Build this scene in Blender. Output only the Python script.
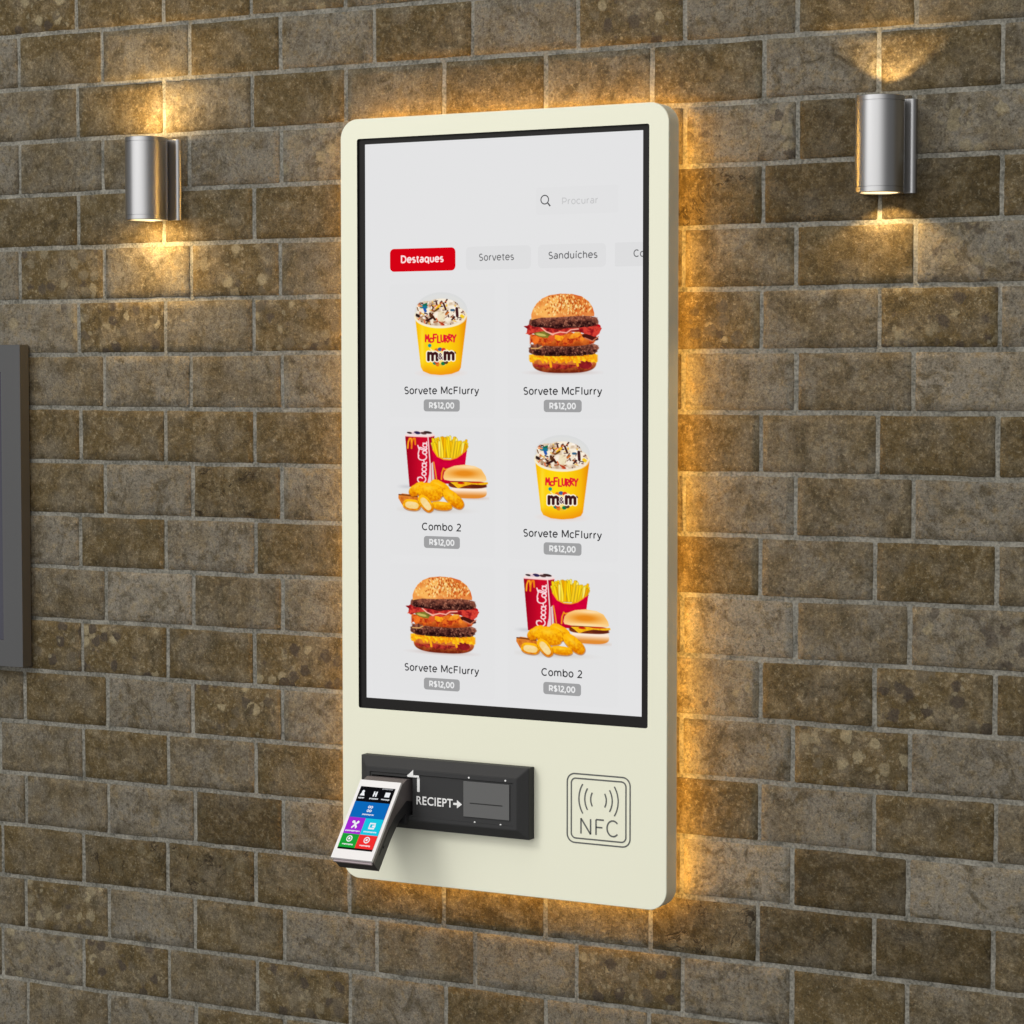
import bpy, bmesh, math, random
import numpy as np
from mathutils import Matrix, Vector, noise
random.seed(7)
for o in list(bpy.data.objects): bpy.data.objects.remove(o)
scn = bpy.context.scene
col = scn.collection
PI = math.pi

# ------------------------------------------------------------------ camera
cam_d = bpy.data.cameras.new('camera'); cam = bpy.data.objects.new('camera', cam_d); col.objects.link(cam)
cam_d.sensor_width = 36.0
cam_d.lens = 2500.935/1024*36.0
cam_d.clip_start = 0.05; cam_d.clip_end = 60
yaw, pitch = -0.49248, -0.05263
fw = Vector((math.sin(yaw)*math.cos(pitch), math.cos(yaw)*math.cos(pitch), math.sin(pitch)))
rt = fw.cross(Vector((0, 0, 1))).normalized(); up = rt.cross(fw)
M = Matrix((rt, up, -fw)).transposed().to_4x4()
M.translation = Vector((2.76223, -3.37545, -0.58299))
cam.matrix_world = M
scn.camera = cam
scn.render.resolution_x = 1024; scn.render.resolution_y = 1024

# ------------------------------------------------------------------ world + studio lamps
w = bpy.data.worlds.new('World'); scn.world = w; w.use_nodes = True
def build_world():
    # a soft studio surround: broad bright wall of light in front of the kiosk, dim room elsewhere
    nt = w.node_tree; N = nt.nodes; L = nt.links; bg = N['Background']
    tc = N.new('ShaderNodeTexCoord'); sp = N.new('ShaderNodeSeparateXYZ'); L.new(tc.outputs['Generated'], sp.inputs[0])
    def mth(op, a, b=None):
        n = N.new('ShaderNodeMath'); n.operation = op
        for i, v in enumerate((a, b)):
            if v is None: continue
            if isinstance(v, (int, float)): n.inputs[i].default_value = v
            else: L.new(v, n.inputs[i])
        return n.outputs[0]
    def sm(v, a, b):
        n = N.new('ShaderNodeMapRange'); n.interpolation_type = 'SMOOTHSTEP'; L.new(v, n.inputs['Value'])
        n.inputs['From Min'].default_value = a; n.inputs['From Max'].default_value = b; return n.outputs[0]
    X, Y, Z = sp.outputs
    az = mth('ARCTAN2', X, mth('MULTIPLY', Y, -1.0))
    band = mth('MULTIPLY', sm(az, -0.95, -0.78), sm(az, 0.95, 0.10))
    band = mth('MULTIPLY', band, sm(Z, -0.42, -0.12))
    amb = mth('MULTIPLY', mth('ADD', mth('MULTIPLY', sm(Z, -0.35, 0.15), 0.6), 0.4), AMB)
    L.new(mth('ADD', mth('MULTIPLY', band, BAND), amb), bg.inputs[1])
    bg.inputs[0].default_value = (1.0, 0.99, 0.965, 1)
BAND, AMB = 1.45, 0.21
build_world()
vs = scn.view_settings
vs.view_transform = 'Standard'; vs.look = 'None'; vs.exposure = 0.0; vs.gamma = 1.0; vs.use_curve_mapping = False

def area_light(name, loc, target, sx, sy, power, color):
    l = bpy.data.lights.new(name, 'AREA'); l.shape = 'RECTANGLE'; l.size = sx; l.size_y = sy
    l.energy = power; l.color = color
    o = bpy.data.objects.new(name, l); col.objects.link(o); o.location = loc
    d = Vector(target) - Vector(loc)
    o.rotation_euler = d.to_track_quat('-Z', 'Y').to_euler()
    return o
area_light('key_softbox', (-0.8, -3.3, 1.9), (0.9, 0, -0.8), 1.3, 1.3, 58, (1.0, 0.985, 0.95))

# ------------------------------------------------------------------ helpers
def tag(o, label=None, cat=None, group=None, kind=None):
    if label: o['label'] = label
    if cat: o['category'] = cat
    if group: o['group'] = group
    if kind: o['kind'] = kind
    return o

def empty(name, loc):
    o = bpy.data.objects.new(name, None); col.objects.link(o)
    o.location = loc; o.empty_display_size = 0.05
    return o

def link(name, me, mats, parent=None, smooth=False):
    """links a mesh given in world coordinates as one object, parented in place"""
    o = bpy.data.objects.new(name, me); col.objects.link(o)
    for m in (mats if isinstance(mats, (list, tuple)) else [mats]): me.materials.append(m)
    if smooth:
        for p in me.polygons: p.use_smooth = True
    if parent:
        o.parent = parent
        o.matrix_parent_inverse = Matrix.Identity(4)
        off = world_loc(parent)
        me.transform(Matrix.Translation(-off))
    return o

def world_loc(o):
    v = Vector(o.location)
    while o.parent: o = o.parent; v = v + Vector(o.location)
    return v

def obj(name, bm, mats, parent=None, smooth=False):
    bmesh.ops.recalc_face_normals(bm, faces=bm.faces)
    me = bpy.data.meshes.new(name); bm.to_mesh(me); bm.free()
    return link(name, me, mats, parent, smooth)

def add_box(bm, a, b, bev=0.0, seg=2, mi=0):
    x0, y0, z0 = a; x1, y1, z1 = b
    r = bmesh.ops.create_cube(bm, size=1.0, matrix=Matrix.Translation(((x0+x1)/2, (y0+y1)/2, (z0+z1)/2)) @ Matrix.Diagonal((x1-x0, y1-y0, z1-z0, 1)))
    vs_ = r['verts']
    for f in {f for v in vs_ for f in v.link_faces}: f.material_index = mi
    if bev:
        es = list({e for v in vs_ for e in v.link_edges})
        bmesh.ops.bevel(bm, geom=es, offset=bev, segments=seg, affect='EDGES', profile=0.5)

def rrect(x0, x1, z0, z1, r, n=8):
    """rounded rectangle outline, counter-clockwise in x/z"""
    pts = []
    for cx, cz, a0 in ((x1-r, z1-r, 0), (x0+r, z1-r, 90), (x0+r, z0+r, 180), (x1-r, z0+r, 270)):
        for i in range(n+1):
            a = math.radians(a0 + 90*i/n)
            pts.append((cx + r*math.cos(a), cz + r*math.sin(a)))
    return pts

def loop_verts(bm, pts, y): return [bm.verts.new((x, y, z)) for x, z in pts]
def bridge(bm, A, B, mi=0):
    n = len(A)
    for i in range(n):
        f = bm.faces.new((A[i], A[(i+1) % n], B[(i+1) % n], B[i])); f.material_index = mi
def cap(bm, L, mi=0):
    f = bm.faces.new(L); f.material_index = mi; return f

def fill_ring(bm, A, B):
    """flat face between an outer loop A and an inner loop B with a different number of points"""
    es = []
    for L in (A, B):
        for i in range(len(L)):
            e = bm.edges.get((L[i], L[(i+1) % len(L)]))
            if e is None: e = bm.edges.new((L[i], L[(i+1) % len(L)]))
            es.append(e)
    bmesh.ops.triangle_fill(bm, edges=es, use_beauty=True)

def lathe(bm, prof, cx, cy, n=64, mi=0):
    rings = []
    for r, z in prof:
        if r < 1e-6: rings.append([bm.verts.new((cx, cy, z))])
        else: rings.append([bm.verts.new((cx+r*math.cos(2*PI*i/n), cy+r*math.sin(2*PI*i/n), z)) for i in range(n)])
    for a, b in zip(rings, rings[1:]):
        for i in range(n):
            j = (i+1) % n
            if len(a) == 1: f = bm.faces.new((a[0], b[j], b[i]))
            elif len(b) == 1: f = bm.faces.new((a[i], a[j], b[0]))
            else: f = bm.faces.new((a[i], a[j], b[j], b[i]))
            f.material_index = mi

# ------------------------------------------------------------------ materials
def mat(name, color, rough=0.5, metal=0.0, bump=None, spec=0.5, coat=0.0):
    m = bpy.data.materials.new(name); m.use_nodes = True
    nt = m.node_tree; b = nt.nodes['Principled BSDF']
    b.inputs['Base Color'].default_value = (*color, 1); b.inputs['Roughness'].default_value = rough
    b.inputs['Metallic'].default_value = metal; b.inputs['Specular IOR Level'].default_value = spec
    b.inputs['Coat Weight'].default_value = coat
    tc = nt.nodes.new('ShaderNodeTexCoord'); nz = nt.nodes.new('ShaderNodeTexNoise')
    sc, st = bump or (900, 0.03)
    nz.inputs['Scale'].default_value = sc; nz.inputs['Detail'].default_value = 4
    nt.links.new(tc.outputs['Object'], nz.inputs['Vector'])
    bp = nt.nodes.new('ShaderNodeBump'); bp.inputs['Strength'].default_value = st; bp.inputs['Distance'].default_value = 0.0005
    nt.links.new(nz.outputs['Fac'], bp.inputs['Height']); nt.links.new(bp.outputs['Normal'], b.inputs['Normal'])
    mp = nt.nodes.new('ShaderNodeMapRange'); mp.inputs['To Min'].default_value = max(0.02, rough-0.05); mp.inputs['To Max'].default_value = rough+0.05
    n2 = nt.nodes.new('ShaderNodeTexNoise'); n2.inputs['Scale'].default_value = 9; n2.inputs['Detail'].default_value = 5
    nt.links.new(tc.outputs['Object'], n2.inputs['Vector'])
    nt.links.new(n2.outputs['Fac'], mp.inputs['Value']); nt.links.new(mp.outputs['Result'], b.inputs['Roughness'])
    return m

def emit(name, color, strength):
    m = bpy.data.materials.new(name); m.use_nodes = True
    b = m.node_tree.nodes['Principled BSDF']
    b.inputs['Base Color'].default_value = (0.02, 0.02, 0.02, 1); b.inputs['Roughness'].default_value = 0.4
    b.inputs['Emission Color'].default_value = (*color, 1); b.inputs['Emission Strength'].default_value = strength
    return m

def screen_pixels():
    m = bpy.data.materials.new('lit_screen_pixels'); m.use_nodes = True
    nt = m.node_tree; nt.nodes.clear()
    at = nt.nodes.new('ShaderNodeAttribute'); at.attribute_name = 'Col'
    em = nt.nodes.new('ShaderNodeEmission'); out = nt.nodes.new('ShaderNodeOutputMaterial')
    nt.links.new(at.outputs['Color'], em.inputs['Color']); nt.links.new(em.outputs[0], out.inputs['Surface'])
    return m
M_PIX = screen_pixels()

def steel(name, base, rough):
    m = bpy.data.materials.new(name); m.use_nodes = True
    nt = m.node_tree; b = nt.nodes['Principled BSDF']
    b.inputs['Base Color'].default_value = (*base, 1); b.inputs['Metallic'].default_value = 1.0
    tc = nt.nodes.new('ShaderNodeTexCoord'); mp = nt.nodes.new('ShaderNodeMapping'); mp.inputs['Scale'].default_value = (900, 900, 6)
    nz = nt.nodes.new('ShaderNodeTexNoise'); nz.inputs['Scale'].default_value = 1; nz.inputs['Detail'].default_value = 3
    nt.links.new(tc.outputs['Object'], mp.inputs['Vector']); nt.links.new(mp.outputs[0], nz.inputs['Vector'])
    mr = nt.nodes.new('ShaderNodeMapRange'); mr.inputs['To Min'].default_value = rough-0.05; mr.inputs['To Max'].default_value = rough+0.07
    nt.links.new(nz.outputs['Fac'], mr.inputs['Value']); nt.links.new(mr.outputs[0], b.inputs['Roughness'])
    bp = nt.nodes.new('ShaderNodeBump'); bp.inputs['Strength'].default_value = 0.004; bp.inputs['Distance'].default_value = 0.0003
    nt.links.new(nz.outputs['Fac'], bp.inputs['Height']); nt.links.new(bp.outputs['Normal'], b.inputs['Normal'])
    return m

M_CREAM = mat('cream_powder_coat', (0.83, 0.83, 0.675), 0.45, bump=(1400, 0.02), spec=0.3)
M_BLACK = mat('black_frame_plastic', (0.008, 0.007, 0.0065), 0.5, spec=0.2)
M_PANEL = mat('charcoal_plastic', (0.034, 0.034, 0.035), 0.6, bump=(2200, 0.08), spec=0.25)
M_PLATE = mat('mid_grey_plastic', (0.105, 0.105, 0.105), 0.55)
M_SLOT = mat('dark_slot', (0.006, 0.006, 0.006), 0.7)
M_WHITE = mat('white_print', (0.82, 0.82, 0.82), 0.6)
M_GREYPRINT = mat('grey_print', (0.105, 0.11, 0.105), 0.7)
M_TAUPE = mat('taupe_plastic', (0.13, 0.112, 0.112), 0.4)
M_DARK = mat('dark_terminal_plastic', (0.028, 0.027, 0.030), 0.42, bump=(1500, 0.08))
M_TWHITE = mat('white_terminal_plastic', (0.78, 0.77, 0.78), 0.3, spec=0.6)
M_MONITOR = mat('grey_monitor_casing', (0.078, 0.079, 0.082), 0.6, spec=0.3)
M_MSCREEN = mat('dark_blue_glass', (0.012, 0.011, 0.03), 0.25)
M_STEEL = steel('brushed_steel', (0.45, 0.45, 0.46), 0.33)
M_STEEL_DK = mat('dark_steel_groove', (0.12, 0.12, 0.125), 0.4, metal=1.0)
M_LENS = emit('warm_lamp_lens', (1.0, 0.76, 0.40), 2.2)
M_LED = emit('amber_led_strip', (1.0, 0.52, 0.085), 33.0)
M_LED2 = emit('amber_led_diffuser', (1.0, 0.50, 0.085), 13.0)

# ------------------------------------------------------------------ brick wall
W_B, OFF, H_B = 0.17696, 0.70043, 0.09
def brick_material():
    m = bpy.data.materials.new('weathered_stone_brick'); m.use_nodes = True
    nt = m.node_tree; N = nt.nodes; L = nt.links
    b = N['Principled BSDF']; b.inputs['Roughness'].default_value = 0.9; b.inputs['Specular IOR Level'].default_value = 0.15
    def attr(n):
        a = N.new('ShaderNodeAttribute'); a.attribute_name = n; return a.outputs['Fac']
    def math_(op, a, b_=None, c=None):
        n = N.new('ShaderNodeMath'); n.operation = op
        for i, v in enumerate((a, b_, c)):
            if v is None: continue
            if isinstance(v, (int, float)): n.inputs[i].default_value = v
            else: L.new(v, n.inputs[i])
        return n.outputs[0]
    def mr(v, a, b_, c=0.0, d=1.0, smooth=False):
        n = N.new('ShaderNodeMapRange'); n.clamp = True
        if smooth: n.interpolation_type = 'SMOOTHSTEP'
        L.new(v, n.inputs['Value'])
        for k, x in (('From Min', a), ('From Max', b_), ('To Min', c), ('To Max', d)): n.inputs[k].default_value = x
        return n.outputs[0]
    def mix(f, a, b_, t='MIX'):
        n = N.new('ShaderNodeMix'); n.data_type = 'RGBA'; n.blend_type = t
        if isinstance(f, (int, float)): n.inputs[0].default_value = f
        else: L.new(f, n.inputs[0])
        for i, v in ((6, a), (7, b_)):
            if isinstance(v, tuple): n.inputs[i].default_value = (*v, 1)
            else: L.new(v, n.inputs[i])
        return n.outputs[2]
    def nz(scale, detail=4, rough=0.55, dist=0.0, v=None):
        n = N.new('ShaderNodeTexNoise'); n.inputs['Scale'].default_value = scale; n.inputs['Detail'].default_value = detail
        n.inputs['Roughness'].default_value = rough; n.inputs['Distortion'].default_value = dist
        L.new(v or P, n.inputs['Vector']); return n
    tc = N.new('ShaderNodeTexCoord')
    seed, tone, peb, crack, val = attr('seed'), attr('tone'), attr('pebble'), attr('crack'), attr('value')
    cmb = N.new('ShaderNodeCombineXYZ')
    L.new(math_('MULTIPLY', seed, 7.3), cmb.inputs[0]); L.new(math_('MULTIPLY', seed, 3.1), cmb.inputs[1]); L.new(math_('MULTIPLY', seed, 5.7), cmb.inputs[2])
    va = N.new('ShaderNodeVectorMath'); va.operation = 'ADD'; L.new(tc.outputs['Object'], va.inputs[0]); L.new(cmb.outputs[0], va.inputs[1])
    P = va.outputs[0]
    warp = nz(70, 3); wv = N.new('ShaderNodeVectorMath'); wv.operation = 'MULTIPLY_ADD'
    L.new(warp.outputs['Color'], wv.inputs[0]); wv.inputs[1].default_value = (0.013,)*3; L.new(P, wv.inputs[2])
    PW = wv.outputs[0]
    big = nz(17, 4, 0.6).outputs['Fac']; med = nz(65, 5, 0.65, 0.4).outputs['Fac']; fine = nz(170, 5, 0.75).outputs['Fac']; grit = nz(330, 4, 0.8).outputs['Fac']
    grey = (0.168, 0.152, 0.124); brown = (0.094, 0.067, 0.029)
    tonev = math_('ADD', tone, mr(big, 0.35, 0.65, -0.36, 0.36))
    c = mix(mr(tonev, 0.0, 1.0), brown, grey)
    c = mix(mr(med, 0.50, 0.70), c, (0.152, 0.117, 0.068))           # ochre blotches
    blot = nz(27, 5, 0.66, 1.0).outputs['Fac']
    c = mix(math_('MULTIPLY', mr(blot, 0.50, 0.34), 0.75), c, (0.052, 0.040, 0.020))   # deep stains
    c = mix(math_('MULTIPLY', mr(blot, 0.56, 0.72), 0.55), c, (0.200, 0.165, 0.105))   # worn pale areas
    c = mix(math_('MULTIPLY', mr(fine, 0.46, 0.36), 0.70), c, (0.050, 0.037, 0.022))   # pits
    c = mix(math_('MULTIPLY', mr(fine, 0.55, 0.66), 0.55), c, (0.28, 0.24, 0.165))     # pale grains
    # pebbles set into some stones
    def pebbles(scale, lo, size, amt):
        v = N.new('ShaderNodeTexVoronoi'); v.feature = 'F1'; v.inputs['Scale'].default_value = scale; L.new(PW, v.inputs['Vector'])
        sp = N.new('ShaderNodeSeparateColor'); L.new(v.outputs['Color'], sp.inputs[0])
        on = math_('GREATER_THAN', sp.outputs[0], lo)
        shape = mr(math_('ADD', v.outputs['Distance'], mr(med, 0.3, 0.7, -0.09, 0.09)), size, size*0.7, 0, 1)
        return math_('MULTIPLY', math_('MULTIPLY', on, shape), amt), sp.outputs[1], shape, v
    f1, r1, s1, v1 = pebbles(46, 0.50, 0.52, math_('MULTIPLY', peb, 0.8))
    c = mix(f1, c, mix(mr(r1, 0.25, 0.85), (0.050, 0.040, 0.032), (0.25, 0.21, 0.13)))
    f2, r2, s2, v2 = pebbles(95, 0.86, 0.42, mr(peb, 0, 1, 0.10, 0.6))
    c = mix(f2, c, mix(mr(r2, 0.4, 0.6), (0.070, 0.055, 0.042), (0.22, 0.19, 0.125)))
    # dark veins
    cr = nz(15, 4, 0.6, 1.2, PW).outputs['Fac']
    vein = mr(math_('ABSOLUTE', math_('SUBTRACT', cr, 0.5)), 0.004, 0.022, 1, 0)
    patch = mr(nz(24, 2).outputs['Fac'], 0.50, 0.60)
    vein = math_('MULTIPLY', math_('MULTIPLY', vein, patch), crack)
    c = mix(math_('MULTIPLY', vein, 0.85), c, (0.028, 0.02, 0.012))
    br = math_('MULTIPLY', math_('MULTIPLY', mr(grit, 0.32, 0.68, 0.62, 1.38), mr(med, 0.3, 0.7, 0.86, 1.14)), val)
    hs = N.new('ShaderNodeHueSaturation'); L.new(c, hs.inputs['Color']); L.new(br, hs.inputs['Value'])
    L.new(hs.outputs[0], b.inputs['Base Color'])
    h = math_('ADD', math_('MULTIPLY', fine, 0.55), math_('MULTIPLY', grit, 0.30))
    h = math_('ADD', h, math_('MULTIPLY', med, 0.9))
    h = math_('SUBTRACT', h, math_('MULTIPLY', vein, 0.5)); h = math_('ADD', h, math_('MULTIPLY', f1, 0.12))
    bp = N.new('ShaderNodeBump'); bp.inputs['Strength'].default_value = 0.55; bp.inputs['Distance'].default_value = 0.0045
    L.new(h, bp.inputs['Height']); L.new(bp.outputs['Normal'], b.inputs['Normal'])
    return m

def mortar_material():
    m = bpy.data.materials.new('grey_sandy_mortar'); m.use_nodes = True
    nt = m.node_tree; N = nt.nodes; L = nt.links; b = N['Principled BSDF']
    b.inputs['Roughness'].default_value = 0.95; b.inputs['Specular IOR Level'].default_value = 0.1
    tc = N.new('ShaderNodeTexCoord')
    def nz(s, d):
        n = N.new('ShaderNodeTexNoise'); n.inputs['Scale'].default_value = s; n.inputs['Detail'].default_value = d
        L.new(tc.outputs['Object'], n.inputs['Vector']); return n.outputs['Fac']
    r = N.new('ShaderNodeValToRGB'); r.color_ramp.elements[0].position = 0.38; r.color_ramp.elements[0].color = (0.095, 0.092, 0.078, 1)
    r.color_ramp.elements[1].position = 0.62; r.color_ramp.elements[1].color = (0.29, 0.275, 0.235, 1)
    mx = N.new('ShaderNodeMath'); mx.operation = 'MULTIPLY_ADD'; mx.inputs[1].default_value = 0.55
    m2 = N.new('ShaderNodeMath'); m2.operation = 'MULTIPLY'; m2.inputs[1].default_value = 0.45
    L.new(nz(30, 5), m2.inputs[0]); g = nz(230, 5); L.new(g, mx.inputs[0]); L.new(m2.outputs[0], mx.inputs[2])
    L.new(mx.outputs[0], r.inputs[0]); L.new(r.outputs[0], b.inputs['Base Color'])
    bp = N.new('ShaderNodeBump'); bp.inputs['Strength'].default_value = 0.6; bp.inputs['Distance'].default_value = 0.003
    L.new(g, bp.inputs['Height']); L.new(bp.outputs['Normal'], b.inputs['Normal'])
    return m

# tone of each visible stone: G grey, M mixed, B brown, P pebbled brown, K brown with dark veins, g pale grey, p grey with pebbles, D dark brown
ROWS = {-1: 'PBBPMBGBGBM', 0: 'GBMBGBGPGBM', 1: 'MBMBMBMBGBM', 2: 'GMMGpBGMpDp', 3: 'BBBBBMBKDDB', 4: 'GPMPMBGMMBp',
        5: 'pPMPBMGPMPG', 6: 'GMGMGBGMGMg', 7: 'BBBBBMBBMBB', 8: 'GBGKGMGGGMG', 9: 'GBGBMBGBMBM', 10: 'GMgMGBGMgMp',
        11: 'PPBPBMGpBPB', 12: 'MBGPGBMMGPG', 13: 'MBMBMMGBGBM', 14: 'GMGDGBMGgDg', 15: 'BKKBBKMKDDB', 16: 'MPGBGMGPGBM',
        17: 'pPMPGBGMKBM', 18: 'GMGBMBGMBMG'}
TONE = {'G': (0.85, 0, 0, 1.0), 'g': (1.05, 0.1, 0, 1.16), 'p': (0.8, 0.8, 0, 1.05), 'M': (0.5, 0.15, 0, 0.98), 'B': (0.1, 0.15, 0.15, 1.0),
        'P': (0.12, 1.0, 0.2, 1.08), 'K': (0.1, 0.3, 1.0, 0.9), 'D': (0.12, 0.15, 0.5, 0.74)}

def build_wall():
    rnd = random.Random(21)
    V = []; F = []; MI = []; A = {k: [] for k in ('seed', 'tone', 'pebble', 'crack', 'value')}
    def nzv(x, z, s, o): return noise.noise(Vector((x*s+o, z*s-o, o*0.37)))
    X0, X1 = -1.9, 3.5
    G = 0.0029   # half of the joint width
    def line_dz(x, r): return 0.0013*nzv(x, r*0.9, 7, r*3.7) + 0.0006*nzv(x, r, 34, r*1.7)
    for r in range(-12, 31):
        par = r % 2
        ztop = -r*H_B; zbot = -(r+1)*H_B
        kmin = int((X0)/W_B)-1; kmax = int(X1/W_B)+1
        jx = {k: (k + par*OFF)*W_B + 0.0022*rnd.uniform(-1, 1) for k in range(kmin-1, kmax+2)}
        for k in range(kmin, kmax+1):
            xa, xb = jx[k-1], jx[k]
            row = ROWS.get(r)
            if row and 0 <= k < len(row): t = TONE[row[k]]
            else: t = TONE[rnd.choice('BBBBMMPK' if par else 'GGGMMBBp')]
            seed = rnd.random()*10
            gx, gz = G*rnd.uniform(0.7, 1.1), G*rnd.uniform(.9, 1.1)
            nx, nz_ = 14, 7
            base = len(V)
            proud = -0.0016 - 0.0006*rnd.random()
            # grid of the stone face; outermost ring sinks into the mortar
            us = [0, 0.012] + [i/(nx-1) for i in range(1, nx-1)] + [0.988, 1]
            ws = [0, 0.025] + [i/(nz_-1) for i in range(1, nz_-1)] + [0.975, 1]
            for j, wv in enumerate(ws):
                for i, u in enumerate(us):
                    x = xa+gx + u*(xb-xa-2*gx)
                    zt = ztop - gz + line_dz(x, r) ; zb = zbot + gz + line_dz(x, r+1)
                    z = zt + wv*(zb-zt)
                    edge = i in (0, len(us)-1) or j in (0, len(ws)-1)
                    e = 0.0010
                    if i < 2 or i > len(us)-3: x += e*nzv(z, seed, 120, seed+i//2)
                    if j < 2 or j > len(ws)-3: z += e*nzv(x, seed, 120, seed+2+j//2)
                    if (i in (0, len(us)-1)) and (j in (0, len(ws)-1)):
                        x += (0.0016 if i == 0 else -0.0016); z += (-0.0014 if j == 0 else 0.0014)
                    y = proud - 0.0012*nzv(x, z, 28, seed) - 0.0004*nzv(x, z, 90, seed)
                    if edge: y = 0.0012
                    V.append((x, y, z))
                    for kk, vv in zip(('seed', 'tone', 'pebble', 'crack', 'value'), (seed, t[0], t[1], t[2], t[3])): A[kk].append(vv)
            nu = len(us)
            for j in range(len(ws)-1):
                for i in range(nu-1):
                    a = base + j*nu + i
                    F.append((a, a+nu, a+nu+1, a+1)); MI.append(0)
            if k == kmin: pass
    # mortar bed with its own unevenness, and the block behind it
    bx0, bx1, bz0, bz1 = X0-0.25, X1+0.25, -31*H_B-0.02, 12*H_B+0.02
    base = len(V); nX, nZ = 240, 170
    for j in range(nZ+1):
        for i in range(nX+1):
            x = bx0 + (bx1-bx0)*i/nX; z = bz0 + (bz1-bz0)*j/nZ
            V.append((x, 0.0002 + 0.0005*nzv(x, z, 50, 5), z))
    for j in range(nZ):
        for i in range(nX):
            a = base + j*(nX+1) + i
            F.append((a, a+1, a+nX+2, a+nX+1)); MI.append(1)
    b = len(V)
    for (x, z) in ((bx0, bz0), (bx1, bz0), (bx1, bz1), (bx0, bz1)): V.append((x, 0.003, z)); V.append((x, 0.15, z))
    for i in range(4):
        a0, a1 = b+2*i, b+2*i+1; c0, c1 = b+2*((i+1) % 4), b+2*((i+1) % 4)+1
        F.append((a0, a1, c1, c0)); MI.append(1)
    F.append((b+1, b+3, b+5, b+7)); MI.append(1)
    nv = len(V)
    for k in A: A[k] += [0.5]*(nv-len(A[k]))
    me = bpy.data.meshes.new('brick_wall'); me.from_pydata(V, [], F); me.update()
    for k, vals in A.items():
        at = me.attributes.new(k, 'FLOAT', 'POINT'); at.data.foreach_set('value', np.array(vals, dtype=np.float32))
    o = link('brick_wall', me, [brick_material(), mortar_material()])
    me.polygons.foreach_set('material_index', MI)
    me.polygons.foreach_set('use_smooth', [mi == 0 for mi in MI]); me.update()
    tag(o, 'tall wall of brown and grey stone bricks laid in running bond with pale mortar', 'wall')
build_wall()

# ------------------------------------------------------------------ kiosk
KX0, KX1, KZ0, KZ1 = 0.6846, 1.2434, -1.3622, -0.1808
YF, YB = -0.0656, -0.0300          # front and back face of the housing
YS = -0.0601                        # screen glass
kiosk = empty('ordering_kiosk', (0.964, YB, KZ0))
tag(kiosk, 'cream wall-mounted self-order kiosk with a tall lit food menu screen and amber backlight', 'kiosk')

def kiosk_body():
    bm = bmesh.new()
    o1 = loop_verts(bm, rrect(KX0+.0008, KX1-.0008, KZ0+.0008, KZ1-.0008, .0292, 14), YF)
    o2 = loop_verts(bm, rrect(KX0, KX1, KZ0, KZ1, .030, 14), YF+.0009)
    o3 = loop_verts(bm, rrect(KX0, KX1, KZ0, KZ1, .030, 14), YB-.001)
    o4 = loop_verts(bm, rrect(KX0+.001, KX1-.001, KZ0+.001, KZ1-.001, .029, 14), YB)
    i1 = loop_verts(bm, rrect(0.7145, 1.2122, -1.0935, -0.2113, .0035, 5), YF)
    i2 = loop_verts(bm, rrect(0.7145, 1.2122, -1.0935, -0.2113, .0035, 5), YF+.009)
    bridge(bm, o1, o2); bridge(bm, o2, o3); bridge(bm, o3, o4); cap(bm, o4)
    bridge(bm, i1, i2, 1)
    fill_ring(bm, o1, i1)
    return obj('housing', bm, [M_CREAM, M_BLACK], kiosk)
kiosk_body()

# frame round the glass
bm = bmesh.new()
a = loop_verts(bm, rrect(0.7147, 1.2120, -1.0933, -0.2115, .0034, 5), YS-.0014)
a2 = loop_verts(bm, rrect(0.7147, 1.2120, -1.0933, -0.2115, .0034, 5), YF+.009)
b1 = loop_verts(bm, rrect(0.7256, 1.2004, -1.0783, -0.2196, .0008, 2), YS-.0014)
b2 = loop_verts(bm, rrect(0.7262, 1.1998, -1.0770, -0.2200, .0006, 2), YS+.002)
bridge(bm, a, a2); bridge(bm, b1, b2); fill_ring(bm, a, b1)
obj('screen_frame', bm, M_BLACK, kiosk)

def pix_mesh(name, verts, faces, cols, parent):
    me = bpy.data.meshes.new(name); me.from_pydata(verts, [], faces); me.update()
    at = me.attributes.new('Col', 'FLOAT_COLOR', 'POINT')
    at.data.foreach_set('color', np.array([(*c, 1) for c in cols], dtype=np.float32).ravel())
    return link(name, me, M_PIX, parent)
def srgb(r, g, b):
    return tuple(((c/255)/12.92 if c <= 10.31 else ((c/255+0.055)/1.055)**2.4) for c in (r, g, b))
BG = srgb(228, 228, 229)

screen_bm = ([(0.7258, YS, -1.0775), (1.2002, YS, -1.0775), (1.2002, YS, -0.2198), (0.7258, YS, -0.2198)], [(0, 1, 2, 3)])
screen = pix_mesh('screen', screen_bm[0], screen_bm[1], [BG]*4, kiosk)

def offsets(pts, wd, closed=False):
    n = len(pts); L = []; R = []
    for i in range(n):
        p_ = pts[i]
        a = pts[i-1] if (i > 0 or closed) else None; d = pts[(i+1) % n] if (i < n-1 or closed) else None
        ds = []
        for q0, q1 in ((a, p_), (p_, d)):
            if q0 is None or q1 is None: continue
            dx, dz = q1[0]-q0[0], q1[1]-q0[1]; l = math.hypot(dx, dz)
            if l > 1e-9: ds.append((dx/l, dz/l))
        if len(ds) == 1: ds = ds*2
        tx, tz = ds[0][0]+ds[1][0], ds[0][1]+ds[1][1]; l = math.hypot(tx, tz)
        if l < 1e-3: tx, tz = ds[0]
        else: tx, tz = tx/l, tz/l
        k = wd/2/max(.42, abs(tx*ds[0][0]+tz*ds[0][1]))
        L.append((p_[0]-tz*k, p_[1]+tx*k)); R.append((p_[0]+tz*k, p_[1]-tx*k))
    return L, R

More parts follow.
